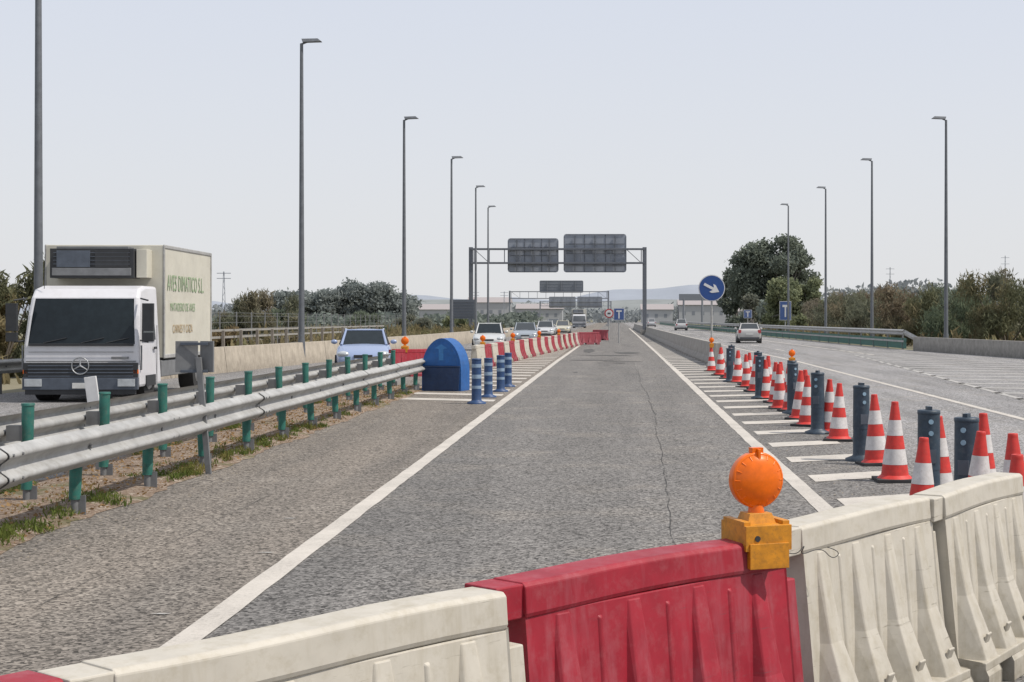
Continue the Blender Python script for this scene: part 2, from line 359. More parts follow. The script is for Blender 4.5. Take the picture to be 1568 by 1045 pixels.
# ------------------------------------------------------------------ plastic road barriers
def barrier(name,p0,p1,m,hi=True,h=.8):
    p0=Vector((*p0,0));p1=Vector((*p1,0)); L=(p1-p0).length; ang=math.atan2((p1-p0).y,(p1-p0).x)
    k=h/.8; b=B()
    zc=h-.105
    def wb(z):
        return .14+( .078-.14)*(z-.14*k)/(zc-.14*k)
    b.sweep([(0,0,0),(L*.25,0,0),(L*.5,0,0),(L*.75,0,0),(L,0,0)] ,[(-wb(.13*k),.13*k),(-wb(zc),zc),(wb(zc),zc),(wb(.13*k),.13*k)],m,closed=True,caps=True)
    nseg=10; vs=[]
    def zt(s): return .006*math.sin(s*4+L*9+p0.x)
    def yt_(s): return .004*math.sin(s*5+p0.x*3)
    cap=[(-.080,zc-.004),(-.086,zc+.012),(-.080,h-.012),(-.066,h),(.066,h),(.080,h-.012),(.086,zc+.012),(.080,zc-.004)]
    for i in range(nseg+1):
        s=L*i/nseg
        for u,z in cap: vs.append((s,u+yt_(s),z+zt(s)))
    q=len(cap); b.add(vs,[(i*q+j,(i+1)*q+j,(i+1)*q+(j+1)%q,i*q+(j+1)%q) for i in range(nseg) for j in range(q)]+[tuple(range(q)),tuple(range(nseg*q,nseg*q+q))[::-1]],m)
    B0=.25*k if hi else .24
    cuts=[(0,L*.17),(L*.17+.17,L*.83-.17),(L*.83,L)]
    for a,c in cuts:
        for sg in(-1,1):
            pf=[(.02,.0),(B0,0),(B0,.085*k),(B0-.03,.135*k),(.02,.15*k)]
            vs=[(a+.006,sg*u,z) for u,z in pf]+[(c-.006,sg*u,z) for u,z in pf]
            fs=[tuple(range(5)),tuple(range(5,10))[::-1]]+[(i,(i+1)%5,(i+1)%5+5,i+5) for i in range(5)]
            b.add(vs,fs if sg>0 else [f[::-1] for f in fs],m)
    for sg in(-1,1):
        b.box((L/2,sg*(B0-.06),.12*k),(L-.02,.10,.035*k),m)
    nf=4 if hi else 3
    for i in range(nf):
        c=L*(i+.5)/nf
        for sg in(-1,1):
            zt0=zc-.012; zb0=.13*k
            w0,w1,w2=.026,.048,.085*min(1,L/1.25)
            yt=wb(zt0)+.004; yb=B0-.022
            zm=zt0+(zb0-zt0)*.55; ym=wb(zm)+(yb-wb(zb0))*.34
            pts=[]
            for hw,y,z in((w0,yt,zt0),(w1,ym,zm),(w2,yb,zb0)):
                dd=(y-wb(z)); pts+=[(c-hw,sg*y,z),(c+hw,sg*y,z),(c-hw-.012-dd*.35,sg*(wb(z)-.01),z),(c+hw+.012+dd*.35,sg*(wb(z)-.01),z)]
            fs=[]
            for r in(0,1):
                o=r*4; fs+=[(o,o+4,o+5,o+1),(o+2,o+6,o+4,o),(o+1,o+5,o+7,o+3)]
            fs+=[(0,1,3,2),(8,10,11,9)]
            b.add(pts,fs if sg<0 else [f[::-1] for f in fs],m)
            if hi:
                zq=zb0+.085; t=(zm-zq)/(zm-zb0); yy=ym+(yb-ym)*t
                b.box((c,sg*(yy+.001),zq),(.055,.012,.075),m,rot=Matrix.Rotation(-sg*math.atan2(yb-ym,zm-zb0),3,'X'))
        if hi and i<nf-1:
            c2=L*(i+1)/nf
            for sg in(-1,1):
                z0,z1=.26,zc-.05
                b.add([(c2-.01,sg*(wb(z0)+.009),z0),(c2+.01,sg*(wb(z0)+.009),z0),(c2+.005,sg*(wb(z1)+.007),z1),(c2-.005,sg*(wb(z1)+.007),z1),
                       (c2-.026,sg*(wb(z0)-.004),z0-.01),(c2+.026,sg*(wb(z0)-.004),z0-.01),(c2+.014,sg*(wb(z1)-.004),z1+.01),(c2-.014,sg*(wb(z1)-.004),z1+.01)],
                      [(0,1,2,3),(4,5,1,0),(5,6,2,1),(6,7,3,2),(7,4,0,3)] if sg<0 else [(3,2,1,0),(0,1,5,4),(1,2,6,5),(2,3,7,6),(3,0,4,7)],m)
    b.box((-.05,0,h-.062),(.12,.146,.105),m)
    prof=[(-.125,.16),(-.062,zc-.06),(.062,zc-.06),(.125,.16)]
    vs=[(L-.01,a,z) for a,z in prof]+[(L+.085,a,z) for a,z in prof]
    b.add(vs,[(4,5,6,7),(0,4,5,1)[::-1],(1,5,6,2)[::-1],(2,6,7,3)[::-1]],m)
    return b.obj(name,(p0.x,p0.y,0),ang,bevel=.008 if hi else 0)
HB=.9
barrier('road_barrier',(-2.05,2.42),(-1.27,3.43),M_barr,h=HB)
barrier('road_barrier',(-1.20,3.56),(-.37,4.52),M_barw,h=HB)
barrier('road_barrier',(-.33,4.72),(.57,5.68),M_barr,h=HB)
barrier('road_barrier',(.665,5.98),(1.36,6.93),M_barw,h=HB)
barrier('road_barrier',(1.43,7.00),(2.05,8.0),M_barw,h=HB)

def warning_lamp(loc,rz,sc=1):
    b=B()
    b.box((0,0,-.02),(.20,.24,.10),M_yellow); b.box((0,-.113,-.09),(.17,.03,.10),M_yellow); b.box((0,.113,-.09),(.17,.03,.10),M_yellow)
    b.box((0,0,.045),(.13,.12,.05),M_yellow,taper=.75); b.cyl((0,0,.06),(0,0,.10),.035,.03,14,M_amber)
    for sx in(-.085,.085): b.box((sx,0,.035),(.03,.2,.02),M_yellow)
    for sg in(-1,1):
        prof=[(.113,0),(.113,.018),(.106,.024),(.103,.023),(.09,.033),(.075,.041),(.055,.048),(.03,.053),(.0,.055)]
        vs=[];n=36
        for r,o in prof:
            for i in range(n):
                t=2*math.pi*i/n; vs.append((r*math.cos(t),sg*o,.2+r*math.sin(t)))
        fs=[]
        for k in range(len(prof)-1):
            for i in range(n):
                q=(k*n+i,k*n+(i+1)%n,(k+1)*n+(i+1)%n,(k+1)*n+i); fs.append(q if sg<0 else q[::-1])
        b.add(vs,fs,M_amber,True)
    for t in np.linspace(0,2*math.pi,17)[:-1]:
        b.cyl((.085*math.cos(t),-.034,.2+.085*math.sin(t)),(.102*math.cos(t),-.023,.2+.102*math.sin(t)),.004,.004,5,M_amber)
    b.box((0,0,.32),(.05,.035,.02),M_amber); b.box((0,0,.30),(.012,.07,.05),M_amber)
    b.cyl((-.05,-.12,-.02),(-.05,-.124,-.02),.012,.012,10,M_black)
    o=b.obj('warning_lamp',loc,rz,bevel=.008); o.scale=(sc,)*3; return o
warning_lamp((.515,5.56,.935),R(20),.90)
cu=bpy.data.curves.new('tie_wire','CURVE'); cu.dimensions='3D'; cu.bevel_depth=.0016
sp=cu.splines.new('NURBS'); pts=[(.63,5.78,.83),(.67,5.70,.81),(.72,5.74,.86),(.70,5.8,.80),(.79,5.84,.83),(.84,5.9,.77),(.88,5.92,.80),(.82,5.9,.82)]
sp.points.add(len(pts)-1)
for p,q in zip(sp.points,pts): p.co=(*q,1)
sp.use_endpoint_u=True; sp.order_u=3
cu.materials.append(M_black); o=bpy.data.objects.new('tie_wire',cu); scene.collection.objects.link(o)

# ------------------------------------------------------------------ cones & delineators
def cone_mesh():
    b=B(); H=.83
    def r(z): return .15-(.15-.034)*(z-.03)/(H-.03)
    b.box((0,0,.018),(.42,.42,.036),M_blackr)
    b.lathe((0,0,0),[(.185,.036),(.17,.05),(r(.06),.07)],20,M_coner)
    for z0,z1,m in((.07,.18,M_coner),(.18,.34,M_conew),(.34,.48,M_coner),(.48,.64,M_conew),(.64,.80,M_coner)):
        e=.002 if m is M_conew else 0
        b.lathe((0,0,0),[(r(z0)+e,z0),(r(z1)+e,z1)],20,m)
    b.lathe((0,0,0),[(r(.8),.8),(.038,.812),(.036,.83),(.02,.832),(.018,.80),(0,.79)],20,M_coner)
    return b.obj('traffic_cone',bevel=.004)
def delin_mesh(stripe):
    b=B(); Q=M_bluestr if stripe else M_blued2
    b.lathe((0,0,0),[(.19,0),(.19,.03),(.11,.06),(.10,.08),(.098,.30)],20,Q)
    zz=[(.30,.36,1),(.36,.50,0),(.50,.58,1),(.58,.72,0),(.72,.79,1),(.79,.86,0)] if stripe else [(.30,.38,0),(.38,.60,2),(.60,.86,0)]
    for a,c,k in zz:
        b.lathe((0,0,0),[(.098+(.002 if k else 0),a),(.096+(.002 if k else 0),c)],20,(Q,M_band,Q)[k])
    b.lathe((0,0,0),[(.096,.86),(.10,.865),(.10,.895),(.085,.90),(.0,.90)],20,Q)
    if not stripe:
        for z in(.80,.70): b.cyl((0,-.09,z),(0,-.101,z),.022,.022,12,M_refl)
        b.box((0,-.09,.5),(.09,.02,.12),M_vms)
        b.box((0,0,.915),(.04,.1,.03),Q)
    return b.obj('delineator_post',bevel=0)
cone=cone_mesh(); cone.location=(2.93,16.0,0)
conepos=[(2.53,9.6),(2.98,11.4),(2.84,12.0),(2.28,11.4),(2.87,13.5),(3.35,13.9),(3.05,17.8),(3.12,21.3),(3.18,22.7),(3.05,24.2),(3.28,25.0),(3.12,25.8),(3.35,26.8),(3.22,28.0),(3.12,28.8),(3.36,29.6),(3.25,30.8),(3.45,31.6),(3.2,32.4),(3.35,33.3),(3.45,34.4),(3.25,35.4),(3.42,36.6),(3.28,37.8),(3.42,39.0),(3.25,40.4),(3.4,41.8),(3.22,43.0),(3.36,44.2),(3.15,45.6),(3.3,47),(3.12,49)]
for x,y in conepos:
    c=copy(cone,'traffic_cone',(x,y,0),random.uniform(0,1.5),random.uniform(.96,1.03)); c.rotation_euler[0]=random.uniform(-.04,.04); c.rotation_euler[1]=random.uniform(-.04,.04)
dl=delin_mesh(False); dl.location=(2.75,13.4,0)
for x,y in[(2.85,12.4),(2.95,18.3),(3.0,22.6),(3.18,27.3),(3.08,32.4),(3.4,36.2),(3.1,41),(3.45,45)]: copy(dl,'delineator_post',(x,y,0),random.uniform(-.6,.6))
ds=delin_mesh(True); ds.location=(-2.73,30.5,0)
for x,y in[(-2.70,33.0),(-2.62,35.5),(-2.62,38.0)]: copy(ds,'delineator_post',(x,y,0),random.uniform(-.5,.5),.94)
# blue nose marker
b=B()
def arch(w,z0,sh,top,n=20):
    p=[(-w,z0),(w,z0),(w,sh)]
    for i in range(1,n):
        t=math.pi*i/n; p.append((w*math.copysign(abs(math.cos(t))**1.1,math.cos(t)),sh+(top-sh)*math.sin(t)))
    return p+[(-w,sh)]
b.prism(arch(.48,0,.50,1.23),-.22,.38,M_bluedk)
b.prism(arch(.40,.60,.64,1.13),-.235,-.221,M_bluedk)
b.prism([(-.43,.03),(.43,.03),(.46,.54),(-.46,.54)],-.27,-.221,M_bluenavy)
b.prism([(-.15,1.0),(0,1.09),(.15,1.0),(.055,.98),(.055,.72),(-.055,.72),(-.055,.98)],-.242,-.236,M_bluelt)
b.box((0,-.24,.57),(.94,.05,.03),M_bluenavy)
b.obj('nose_marker',(-3.97,36,0),R(-14),bevel=.03)

n=26
for i in range(n):
    t0=i/n;t1=(i+.93)/n
    barrier('road_barrier',(-4.6+2.35*t0+random.uniform(-.05,.05),51+46*t0),(-4.6+2.35*t1,51+46*t1),M_barr if i%2 else M_barw,hi=False)
barrier('road_barrier',(-2.2,99),(-.95,99.3),M_barr,hi=False)
barrier('road_barrier',(-.5,118),(-1.6,118.5),M_barr,hi=False)
barrier('road_barrier',(-6.4,44.5),(-5.2,45.5),M_barr,hi=False)
for i in (1,6,12,18):
    t=i/n; warning_lamp((-4.6+2.35*t,51+46*t,.84),0,.85)
warning_lamp((-6.1,44.8,.84),0,1.0); warning_lamp((3.12,49,.86),0,.7); warning_lamp((3.62,31.2,.87),0,.6)
b=B(); b.lathe((0,0,0),[(.19,0),(.19,.03),(.10,.07),(.095,.84),(0,.85)],18,M_blued2); b.obj('delineator_post',(3.62,31.2,0))

# ------------------------------------------------------------------ concrete walls
NJ=[(-.3,0),(-.3,.08),(-.17,.28),(-.09,.8),(.09,.8),(.17,.28),(.3,.08),(.3,0)]
def concwall(path,prof,m,seg=6):
    b=B()
    P=[Vector((*p,0)) for p in path]
    for a,c in zip(P,P[1:]):
        n=max(1,round((c-a).length/seg))
        for i in range(n):
            u=(c-a)/n; s=a+u*i; e=a+u*(i+1)-u.normalized()*.04
            b.sweep([s,e],prof,m,closed=True,caps=True)
    return b
concwall([(-13.1,38.6),(-12.3,48),(-11.0,66),(-10.5,78),(-9.9,108),(-9.6,200)],[(-.15,0),(-.12,.8),(.12,.8),(.22,0)],M_conc,6).obj('concrete_wall')
concwall([(3.75,55),(3.6,75),(3.5,110),(3.4,250)],NJ,M_conc2,5).obj('concrete_barrier')
concwall([(21,44),(17.6,62),(15.9,81)],[(-.12,0),(-.12,.72),(.12,.72),(.15,0)],M_conc2,6).obj('concrete_wall')
b=B(); M_rust=mat('old_timber_post',(.20,.175,.15),.8); M_railg=mat('weathered_rail',(.27,.26,.24),.8)
for z in(1.0,1.25): b.sweep([(-14.4,46,z),(-14.2,70,z),(-13.5,90,z)],[(-.03,-.04),(-.03,.04),(.03,.04),(.03,-.04)],M_railg,closed=True)
for i in range(18): b.box((-14.4+.9*i/18,46+44*i/18,.6),(.1,.1,1.3),M_rust)
b.obj('metal_railing')
b=B()
fp=[(-16.5,52),(-20,110),(-25,190)]
for i in range(35):
    y=52+i*4; x=ipath(fp,y); b.cyl((x,y,0),(x,y,2.0),.035,.035,6,M_galvd)
for z in(.3,.6,.9,1.2,1.5,1.8,1.95): b.sweep([(x,y,z) for x,y in fp],[(0,-.008),(0,.008)],M_galvd)
b.obj('wire_fence')

# ------------------------------------------------------------------ street lamps
def lamp_mesh(sg,h=12):
    b=B()
    b.cyl((0,0,0),(0,0,h-.1),.115,.06,12,M_lampp); b.cyl((0,0,0),(0,0,.9),.15,.13,12,M_lampp); b.box((0,0,.03),(.4,.4,.06),M_conc2)
    b.cyl((0,0,h-.12),(sg*.25,0,h-.02),.04,.035,8,M_lampp)
    vs=[(.05,-.13,h-.06),(.75,-.13,h-.03),(.75,.13,h-.03),(.05,.13,h-.06),(.0,-.08,h+.07),(.6,-.08,h+.09),(.6,.08,h+.09),(.0,.08,h+.07)]
    vs=[(x*sg,y,z) for x,y,z in vs]
    b.add(vs,[(0,3,2,1),(4,5,6,7),(0,1,5,4),(1,2,6,5),(2,3,7,6),(3,0,4,7)],M_lampp)
    return b.obj('street_lamp',bevel=.01)
la=lamp_mesh(1); la.location=(-13.5,36,0)
for x,y in((-11.6,57),(-10.8,79),(-10.4,98.3),(-10.8,120),(-11.6,141.5)): copy(la,'street_lamp',(x,y,0),random.uniform(-.1,.1))
lb=lamp_mesh(-1); lb.location=(17.1,79,0)
for x,y in((16.75,99.6),(16.7,121),(15.8,139)): copy(lb,'street_lamp',(x,y,0),random.uniform(-.1,.1))

# ------------------------------------------------------------------ gantries
def gantry(name,y,x0,x1,zt,panels,back=True,leg=.42):
    b=B()
    for x in(x0,x1):
        b.box((x,y,zt/2),(leg,leg,zt),M_gantry); b.box((x,y,.25),(.9,.9,.5),M_conc2)
    z1,z2=zt-.2,zt-1.65
    for z in(z1,z2):
        for dy in(-.3,.3): b.box(((x0+x1)/2,y+dy,z),(x1-x0,.13,.18),M_gantry)
    n=11
    for i in range(n+1):
        x=x0+.35+(x1-x0-.7)*i/n
        if i<n and i in(0,n-1):
            x2=x0+.35+(x1-x0-.7)*(i+1)/n
            b.cyl((x,y-.3,z1),(x2,y-.3,z2),.04,.04,6,M_gantry)
        b.box((x,y-.3,(z1+z2)/2),(.09,.09,z1-z2),M_gantry)
    for (a,c,za,zc) in panels:
        yy=y+.55
        rr=.25; pts=[(a,za+rr),(a+rr*.3,za+rr*.3),(a+rr,za),(c-rr,za),(c-rr*.3,za+rr*.3),(c,za+rr),(c,zc-rr),(c-rr*.3,zc-rr*.3),(c-rr,zc),(a+rr,zc),(a+rr*.3,zc-rr*.3),(a,zc-rr)]
        b.prism(pts,yy-.03,yy+.03,M_back if back else M_vms)
        for t in np.linspace(0,1,4)[1:-1] if back else []: b.box((a+(c-a)*t,yy-.05,(za+zc)/2),(.09,.04,zc-za-.05),M_frame)
        for t in np.linspace(0,1,5): b.box(((a+c)/2,yy-.07,za+.05+(zc-za-.1)*t),(c-a-.4,.05,.06 if 0<t<1 else .05),M_frame)
        for x in (a+.05,c-.05): b.box((x,yy-.05,(za+zc)/2),(.06,.04,zc-za-.5),M_frame)
        for t in(.18,.5,.82): b.box((a+(c-a)*t,yy-.2,(za+zc)/2),(.1,.2,zc-za-.3),M_gantry)
    b.obj(name,bevel=.01)
gantry('sign_gantry',160,-14.9,3.2,9.1,[(-11.1,-5.8,6.5,10.05),(-5.25,1.3,6.5,10.5)])
gantry('sign_gantry',330,-22.4,-1.2,7.6,[(-16,-6.6,7.2,9.8)],back=False,leg=.35)
gantry('sign_gantry',520,-25,-1,7.5,[(-22,-13,5.2,9),(-12.4,-4,5.2,9)],leg=.4)
b=B()
b.box((0,0,2.6),(2.5,.2,1.9),M_vms); b.box((-.9,.1,.8),(.12,.12,1.7),M_gantry); b.box((.9,.1,.8),(.12,.12,1.7),M_gantry)
for z in np.linspace(1.9,3.3,6): b.box((0,-.115,z),(2.3,.03,.05),M_gantry)
b.obj('message_sign',(-15.0,152,0))

b=B(); zc=2.74; r=.46
def disc(b,y,r,m,th=.01,n=40,zc=zc):
    b.cyl((0,y,zc),(0,y-th,zc),r,r,n,m,smooth=False)
b.cyl((0,.05,0),(0,.05,3.1),.035,.035,10,M_galv); disc(b,.01,r,M_galv,.015); disc(b,-.008,r-.004,M_white,.004); disc(b,-.014,r-.03,M_bluesign,.004)
a=R(-28); ca,sa=math.cos(a),math.sin(a)
ar=[(-.30,-.045),(.06,-.045),(-.02,-.15),(.08,-.15),(.29,0),(.08,.15),(-.02,.15),(.06,.045),(-.30,.045)]
b.prism([(x*ca-z*sa,zc+x*sa+z*ca) for x,z in ar],-.026,-.020,M_white)
b.box((0,.05,.06),(.35,.35,.12),M_conc2)
b.obj('traffic_sign',(3.38,53,0))
def rectsign(X,Y,z0,z1,w,m,mark=True,name='traffic_sign'):
    b=B(); b.cyl((0,.05,0),(0,.05,z1),.05,.05,8,M_galv); b.box((0,0,(z0+z1)/2),(w,.04,z1-z0),M_white); b.box((0,-.022,(z0+z1)/2),(w-.08,.01,z1-z0-.08),m)
    if mark: b.box((0,-.03,(z0+z1)/2-.05),(.12*w,.01,(z1-z0)*.6),M_white); b.box((0,-.031,z0+(z1-z0)*.75),(.5*w,.01,.12*(z1-z0)),M_white)
    b.obj(name,(X,Y,0))
rectsign(.35,105,1.55,2.4,.75,M_bluesign)
rectsign(14.4,165,1.7,2.6,.9,M_bluesign); rectsign(16.2,145,1.5,3.3,1.1,M_bluesign)
b=B(); b.cyl((0,.05,0),(0,.05,2.4),.04,.04,8,M_galv); disc(b,.0,.34,M_red,.02,24,2.05); disc(b,-.022,.25,M_white,.01,24,2.05); b.box((0,-.04,2.05),(.22,.01,.12),M_black); b.obj('traffic_sign',(-.35,112,0))
b=B(); b.box((0,0,6.2),(6,.3,1.4),M_vms); b.cyl((2,0,0),(2,0,6),.25,.2,10,M_gantry); b.cyl((-2,0,0),(-2,0,6),.25,.2,10,M_gantry); b.obj('message_sign',(17,330,0))

# ------------------------------------------------------------------ cars
def car(name,loc,rz,col,L=3.8,W=1.66,H=1.45,kind='hatch'):
    root=empty(name,loc,rz)
    mp=mat('paint_'+name,col,.3,.1,.04,2,coat=.6)
    sL=L/3.7; hw=W/1.65
    st=[(-1.85,.30,.50,.56),(-1.8,.24,.62,.70),(-1.55,.19,.74,.79),(-1.05,.19,.87,.82),(-.7,.19,.93,.825),(0,.19,.92,.825),(.9,.19,.93,.825),(1.45,.19,.95,.81),(1.75,.24,.93,.77),(1.84,.34,.72,.68)]
    if kind=='sedan': st[-3]=(1.45,.19,.98,.81); st[-2]=(1.78,.24,.97,.77)
    b=B(); rings=[]
    for y,zb,zt,w in st:
        w*=hw; y*=sL
        half=[(w*.55,zb),(w*.92,zb+.02),(w,zb+(zt-zb)*.3),(w*1.0,zb+(zt-zb)*.62),(w*.95,zt-.05),(w*.75,zt),(w*.3,zt+.015)]
        ring=[(x,y,z) for x,z in half]+[(-x,y,z) for x,z in half[::-1]]
        rings.append(ring)
    n=14; vs=[p for r in rings for p in r]; fs=[]
    for i in range(len(rings)-1):
        for j in range(n): fs.append((i*n+j,i*n+(j+1)%n,(i+1)*n+(j+1)%n,(i+1)*n+j))
    fs+= [tuple(range(n))[::-1],tuple(range((len(rings)-1)*n,len(rings)*n))]
    b.add(vs,fs,mp,True); b.obj('body',parent=root,subsurf=2)
    yb0,yr0,yr1,yb1=(-.85,-.12,1.25,1.62) if kind=='hatch' else (-.8,-.1,.85,1.35)
    yb0*=sL;yr0*=sL;yr1*=sL;yb1*=sL
    wb,wr=.735*hw,.575*hw
    b=B()
    base=[(-wb*.9,yb0,.88),(wb*.9,yb0,.88),(wb,0,.9),(wb*.9,yb1,.9),(-wb*.9,yb1,.9),(-wb,0,.9)]
    top=[(-wr*.95,yr0,H-.05),(wr*.95,yr0,H-.05),(wr,.45*sL,H-.02),(wr*.93,yr1,H-.06),(-wr*.93,yr1,H-.06),(-wr,.45*sL,H-.02)]
    b.add(base+top,[(i,(i+1)%6,(i+1)%6+6,i+6) for i in range(6)]+[(6,7,8,9,10,11)],M_glass); b.obj('windows',parent=root)
    b=B()
    vs=[];NX,NY=6,8
    for i in range(NY+1):
        y=yr0-.02+(yr1-yr0+.04)*i/NY
        for j in range(NX+1):
            u=-1+2*j/NX; e=abs(2*i/NY-1)
            vs.append((u*wr*(1.03-.06*e*e),y,H-.01-.045*abs(u)**3-.035*e**3))
    b.add(vs,[(i*(NX+1)+j,i*(NX+1)+j+1,(i+1)*(NX+1)+j+1,(i+1)*(NX+1)+j) for i in range(NY) for j in range(NX)],mp,True)
    for k in range(6):
        if k in(2,5): b.cyl(base[k],top[k],.03,.025,6,M_black)
        else: b.cyl(base[k],top[k],.045,.035,8,mp)
    for k in range(6): b.cyl(top[k],top[(k+1)%6],.03,.03,6,mp)
    b.obj('roof',parent=root)
    b=B()
    for sx in(-1,1):
        for yy in(-1.2*sL,1.15*sL):
            b.cyl((sx*(.60*hw),yy,.30),(sx*(.835*hw),yy,.30),.30,.30,20,M_tyre); b.cyl((sx*.83*hw,yy,.3),(sx*.845*hw,yy,.3),.19,.17,14,M_hub)
        b.ell((sx*.58*hw,-1.70*sL,.62),(.19,.12,.10),M_hl,rot=Matrix.Rotation(sx*.35,3,'Z'))
        b.ell((sx*.88*hw,-.62*sL,.98),(.10,.06,.07),mp)
        b.box((sx*.66*hw,1.76*sL,.80),(.2,.14,.22),M_red)
        b.cyl((sx*.6*hw,-1.80*sL,.34),(sx*.6*hw,-1.84*sL,.34),.06,.06,12,M_hl)
    b.box((0,-1.80*sL,.56),(.55,.12,.09),M_black); b.box((0,-1.835*sL,.30),(1.0*hw,.07,.10),M_black)
    b.box((0,-1.86*sL,.43),(.5,.03,.11),M_plate); b.box((0,1.84*sL,.62),(.5,.03,.11),M_plate); b.box((0,1.81*sL,.34),(1.3*hw,.1,.14),M_black)
    b.box((0,0,.22),(1.45*hw,3.3*sL,.14),M_black)
    for sx in(-.3,.3): b.cyl((sx-.2,-.83*sL,.90),(sx+.15,-.80*sL,.95),.01,.01,5,M_black)
    b.obj('trim',parent=root,bevel=.01)
    return root
car('hatchback_car',(-7.72,47.5,0),R(8),(.24,.30,.45),3.6,1.68,1.38)
car('hatchback_car',(-6.65,82,0),R(3),(.48,.49,.48),3.9,1.72,1.46)
car('sedan_car',(-5.95,103,0),R(3),(.22,.25,.28),4.3,1.74,1.42,'sedan')
car('sedan_car',(-6.1,137,0),0,(.48,.48,.48),4.3,1.74,1.48,'sedan')
car('sedan_car',(-5.5,165,0),0,(.48,.44,.3),4.3,1.74,1.45,'sedan')
car('sedan_car',(-7.5,190,0),0,(.08,.10,.12),4.3,1.74,1.6,'sedan')
car('sedan_car',(9.3,106,0),R(180-3),(.42,.41,.39),4.3,1.66,1.38,'sedan')
car('sedan_car',(9.4,215,0),R(180),(.48,.48,.48),4.3,1.7,1.6,'sedan')
car('sedan_car',(7.6,310,0),R(180),(.48,.48,.48),4.3,1.7,1.6,'sedan')

# ------------------------------------------------------------------ truck
def truck(name,loc,rz,full=True):
    root=empty(name,loc,rz)
    w=1.17
    b=B()
    prof=[(0.02,.30),(-.03,.62),(-.02,1.15),(.10,1.75),(.22,2.12),(.38,2.30),(.75,2.37),(1.62,2.37),(1.62,.45),(1.62,.30)]
    def wd(z): return w if z<1.2 else w-.10*(z-1.2)/1.17
    vs=[(-wd(z),y,z) for y,z in prof]+[(wd(z),y,z) for y,z in prof]; n=len(prof)
    b.add(vs,[tuple(range(n))[::-1],tuple(range(n,2*n))]+[(i,(i+1)%n,(i+1)%n+n,i+n) for i in range(n)],M_trw)
    b.obj('cab',parent=root,bevel=.06)
    b=B()
    def fr(z):
        for (y0,z0),(y1,z1) in zip(prof,prof[1:]):
            if z0<=z<=z1: return y0+(y1-y0)*(z-z0)/(z1-z0)
        return 0
    zz=[1.18,1.4,1.75,2.10]
    vs=[]
    for z in zz:
        for u in(-1,-.93,0,.93,1): vs.append((u*(wd(z)-.06),fr(z)-.022+(.05 if abs(u)==1 else 0),z))
    b.add(vs,[(i*5+j,i*5+j+1,i*5+j+6,i*5+j+5) for i in range(3) for j in range(4)],M_glass,True)
    b.obj('windscreen',parent=root)
    b=B()
    for sx in(-1,1):
        q=[(.22,1.25),(1.15,1.25),(1.15,2.0),(.42,2.0)]
        b.add([(sx*(wd(z)+.012),y,z) for y,z in q],[(0,1,2,3) if sx>0 else (3,2,1,0)],M_glass)
        b.box((sx*(w+.004),1.25,.95),(.01,.02,1.2),M_black); b.box((sx*(w+.015),1.1,1.08),(.03,.18,.05),M_black); b.box((sx*(w-.02),.75,.42),(.09,.7,.22),M_black)
        b.box((sx*(w+.19),-.10,1.72),(.22,.10,.56),M_black); b.box((sx*(w+.19),-.10,1.32),(.22,.10,.18),M_black)
        b.cyl((sx*(w-.03),.15,2.1),(sx*(w+.17),-.05,2.06),.018,.018,6,M_black); b.cyl((sx*(w-.03),.1,1.25),(sx*(w+.17),-.05,1.22),.018,.018,6,M_black)
        b.box((sx*.93,-.12,.40),(.34,.06,.15),M_hl); b.box((sx*1.1,-.055,.62),(.1,.05,.08),M_amber)
        b.box((sx*1.19,.02,.9),(.03,.03,.5),M_galvd)
    b.box((0,-.05,.63),(2.28,.06,.34),M_black)
    for z in(.53,.60,.67,.74): b.box((0,-.085,z),(2.1,.012,.02),M_vms)
    b.box((0,-.07,.38),(2.3,.10,.24),M_vms); b.box((0,-.06,.22),(2.2,.08,.12),M_black); b.box((.1,-.13,.34),(.5,.02,.11),M_plate)
    b.box((0,-.045,1.165),(2.1,.03,.05),M_black); b.box((0,-.048,.83),(2.2,.01,.02),M_galvd); b.box((0,-.05,1.02),(2.1,.008,.012),M_galvd)
    b.box((.55,.0,1.28),(.22,.008,.12),M_hub); b.box((-.8,-.008,1.26),(.10,.008,.08),M_plate)
    for i in range(24):
        t=2*math.pi*i/24;t2=2*math.pi*(i+1)/24
        b.cyl((.17*math.cos(t),-.10,.74+.17*math.sin(t)),(.17*math.cos(t2),-.10,.74+.17*math.sin(t2)),.014,.014,5,M_hub)
    for k in range(3):
        t=R(90+120*k); b.cyl((0,-.10,.74),(.16*math.cos(t),-.10,.74+.16*math.sin(t)),.022,.008,5,M_hub)
    b.box((.78,-.05,.90),(.35,.012,.045),M_galvd)
    for x in(-.75,0,.5): b.cyl((x,-.05,1.2),(x+.45,-.03,1.3),.012,.012,5,M_black)
    b.cyl((-.85,.3,2.3),(-.85,.35,3.0),.008,.008,5,M_black)
    b.obj('cab_trim',parent=root,bevel=.012)
    b=B()
    b.box((0,3.3,.72),(.9,5.4,.25),M_black)
    for yy in(.85,5.0):
        for sx in(-1,1):
            b.cyl((sx*.78,yy,.45),(sx*1.12,yy,.45),.45,.45,24,M_tyre); b.cyl((sx*1.11,yy,.45),(sx*1.15,yy,.45),.24,.2,16,M_hub)
    b.box((1.1,3.1,.62),(.06,2.6,.35),M_galvd); b.box((-1.1,3.1,.62),(.06,2.6,.35),M_galvd); b.box((0,6.1,.5),(2.2,.1,.15),M_black)
    b.obj('chassis',parent=root,bevel=.02)
    b=B()
    b.box((-.1,4.05,2.06),(2.5,4.35,2.42),M_box)
    for sx in(-1.255,1.255):
        for z,hh in((3.24,.08),(.88,.09)): b.box((sx-.1,4.05,z),(.03,4.37,hh),M_galv)
        for y in(1.90,6.20): b.box((sx-.1,y,2.06),(.04,.07,2.42),M_galv)
    b.obj('cargo_box',parent=root,bevel=.02)
    b=B()
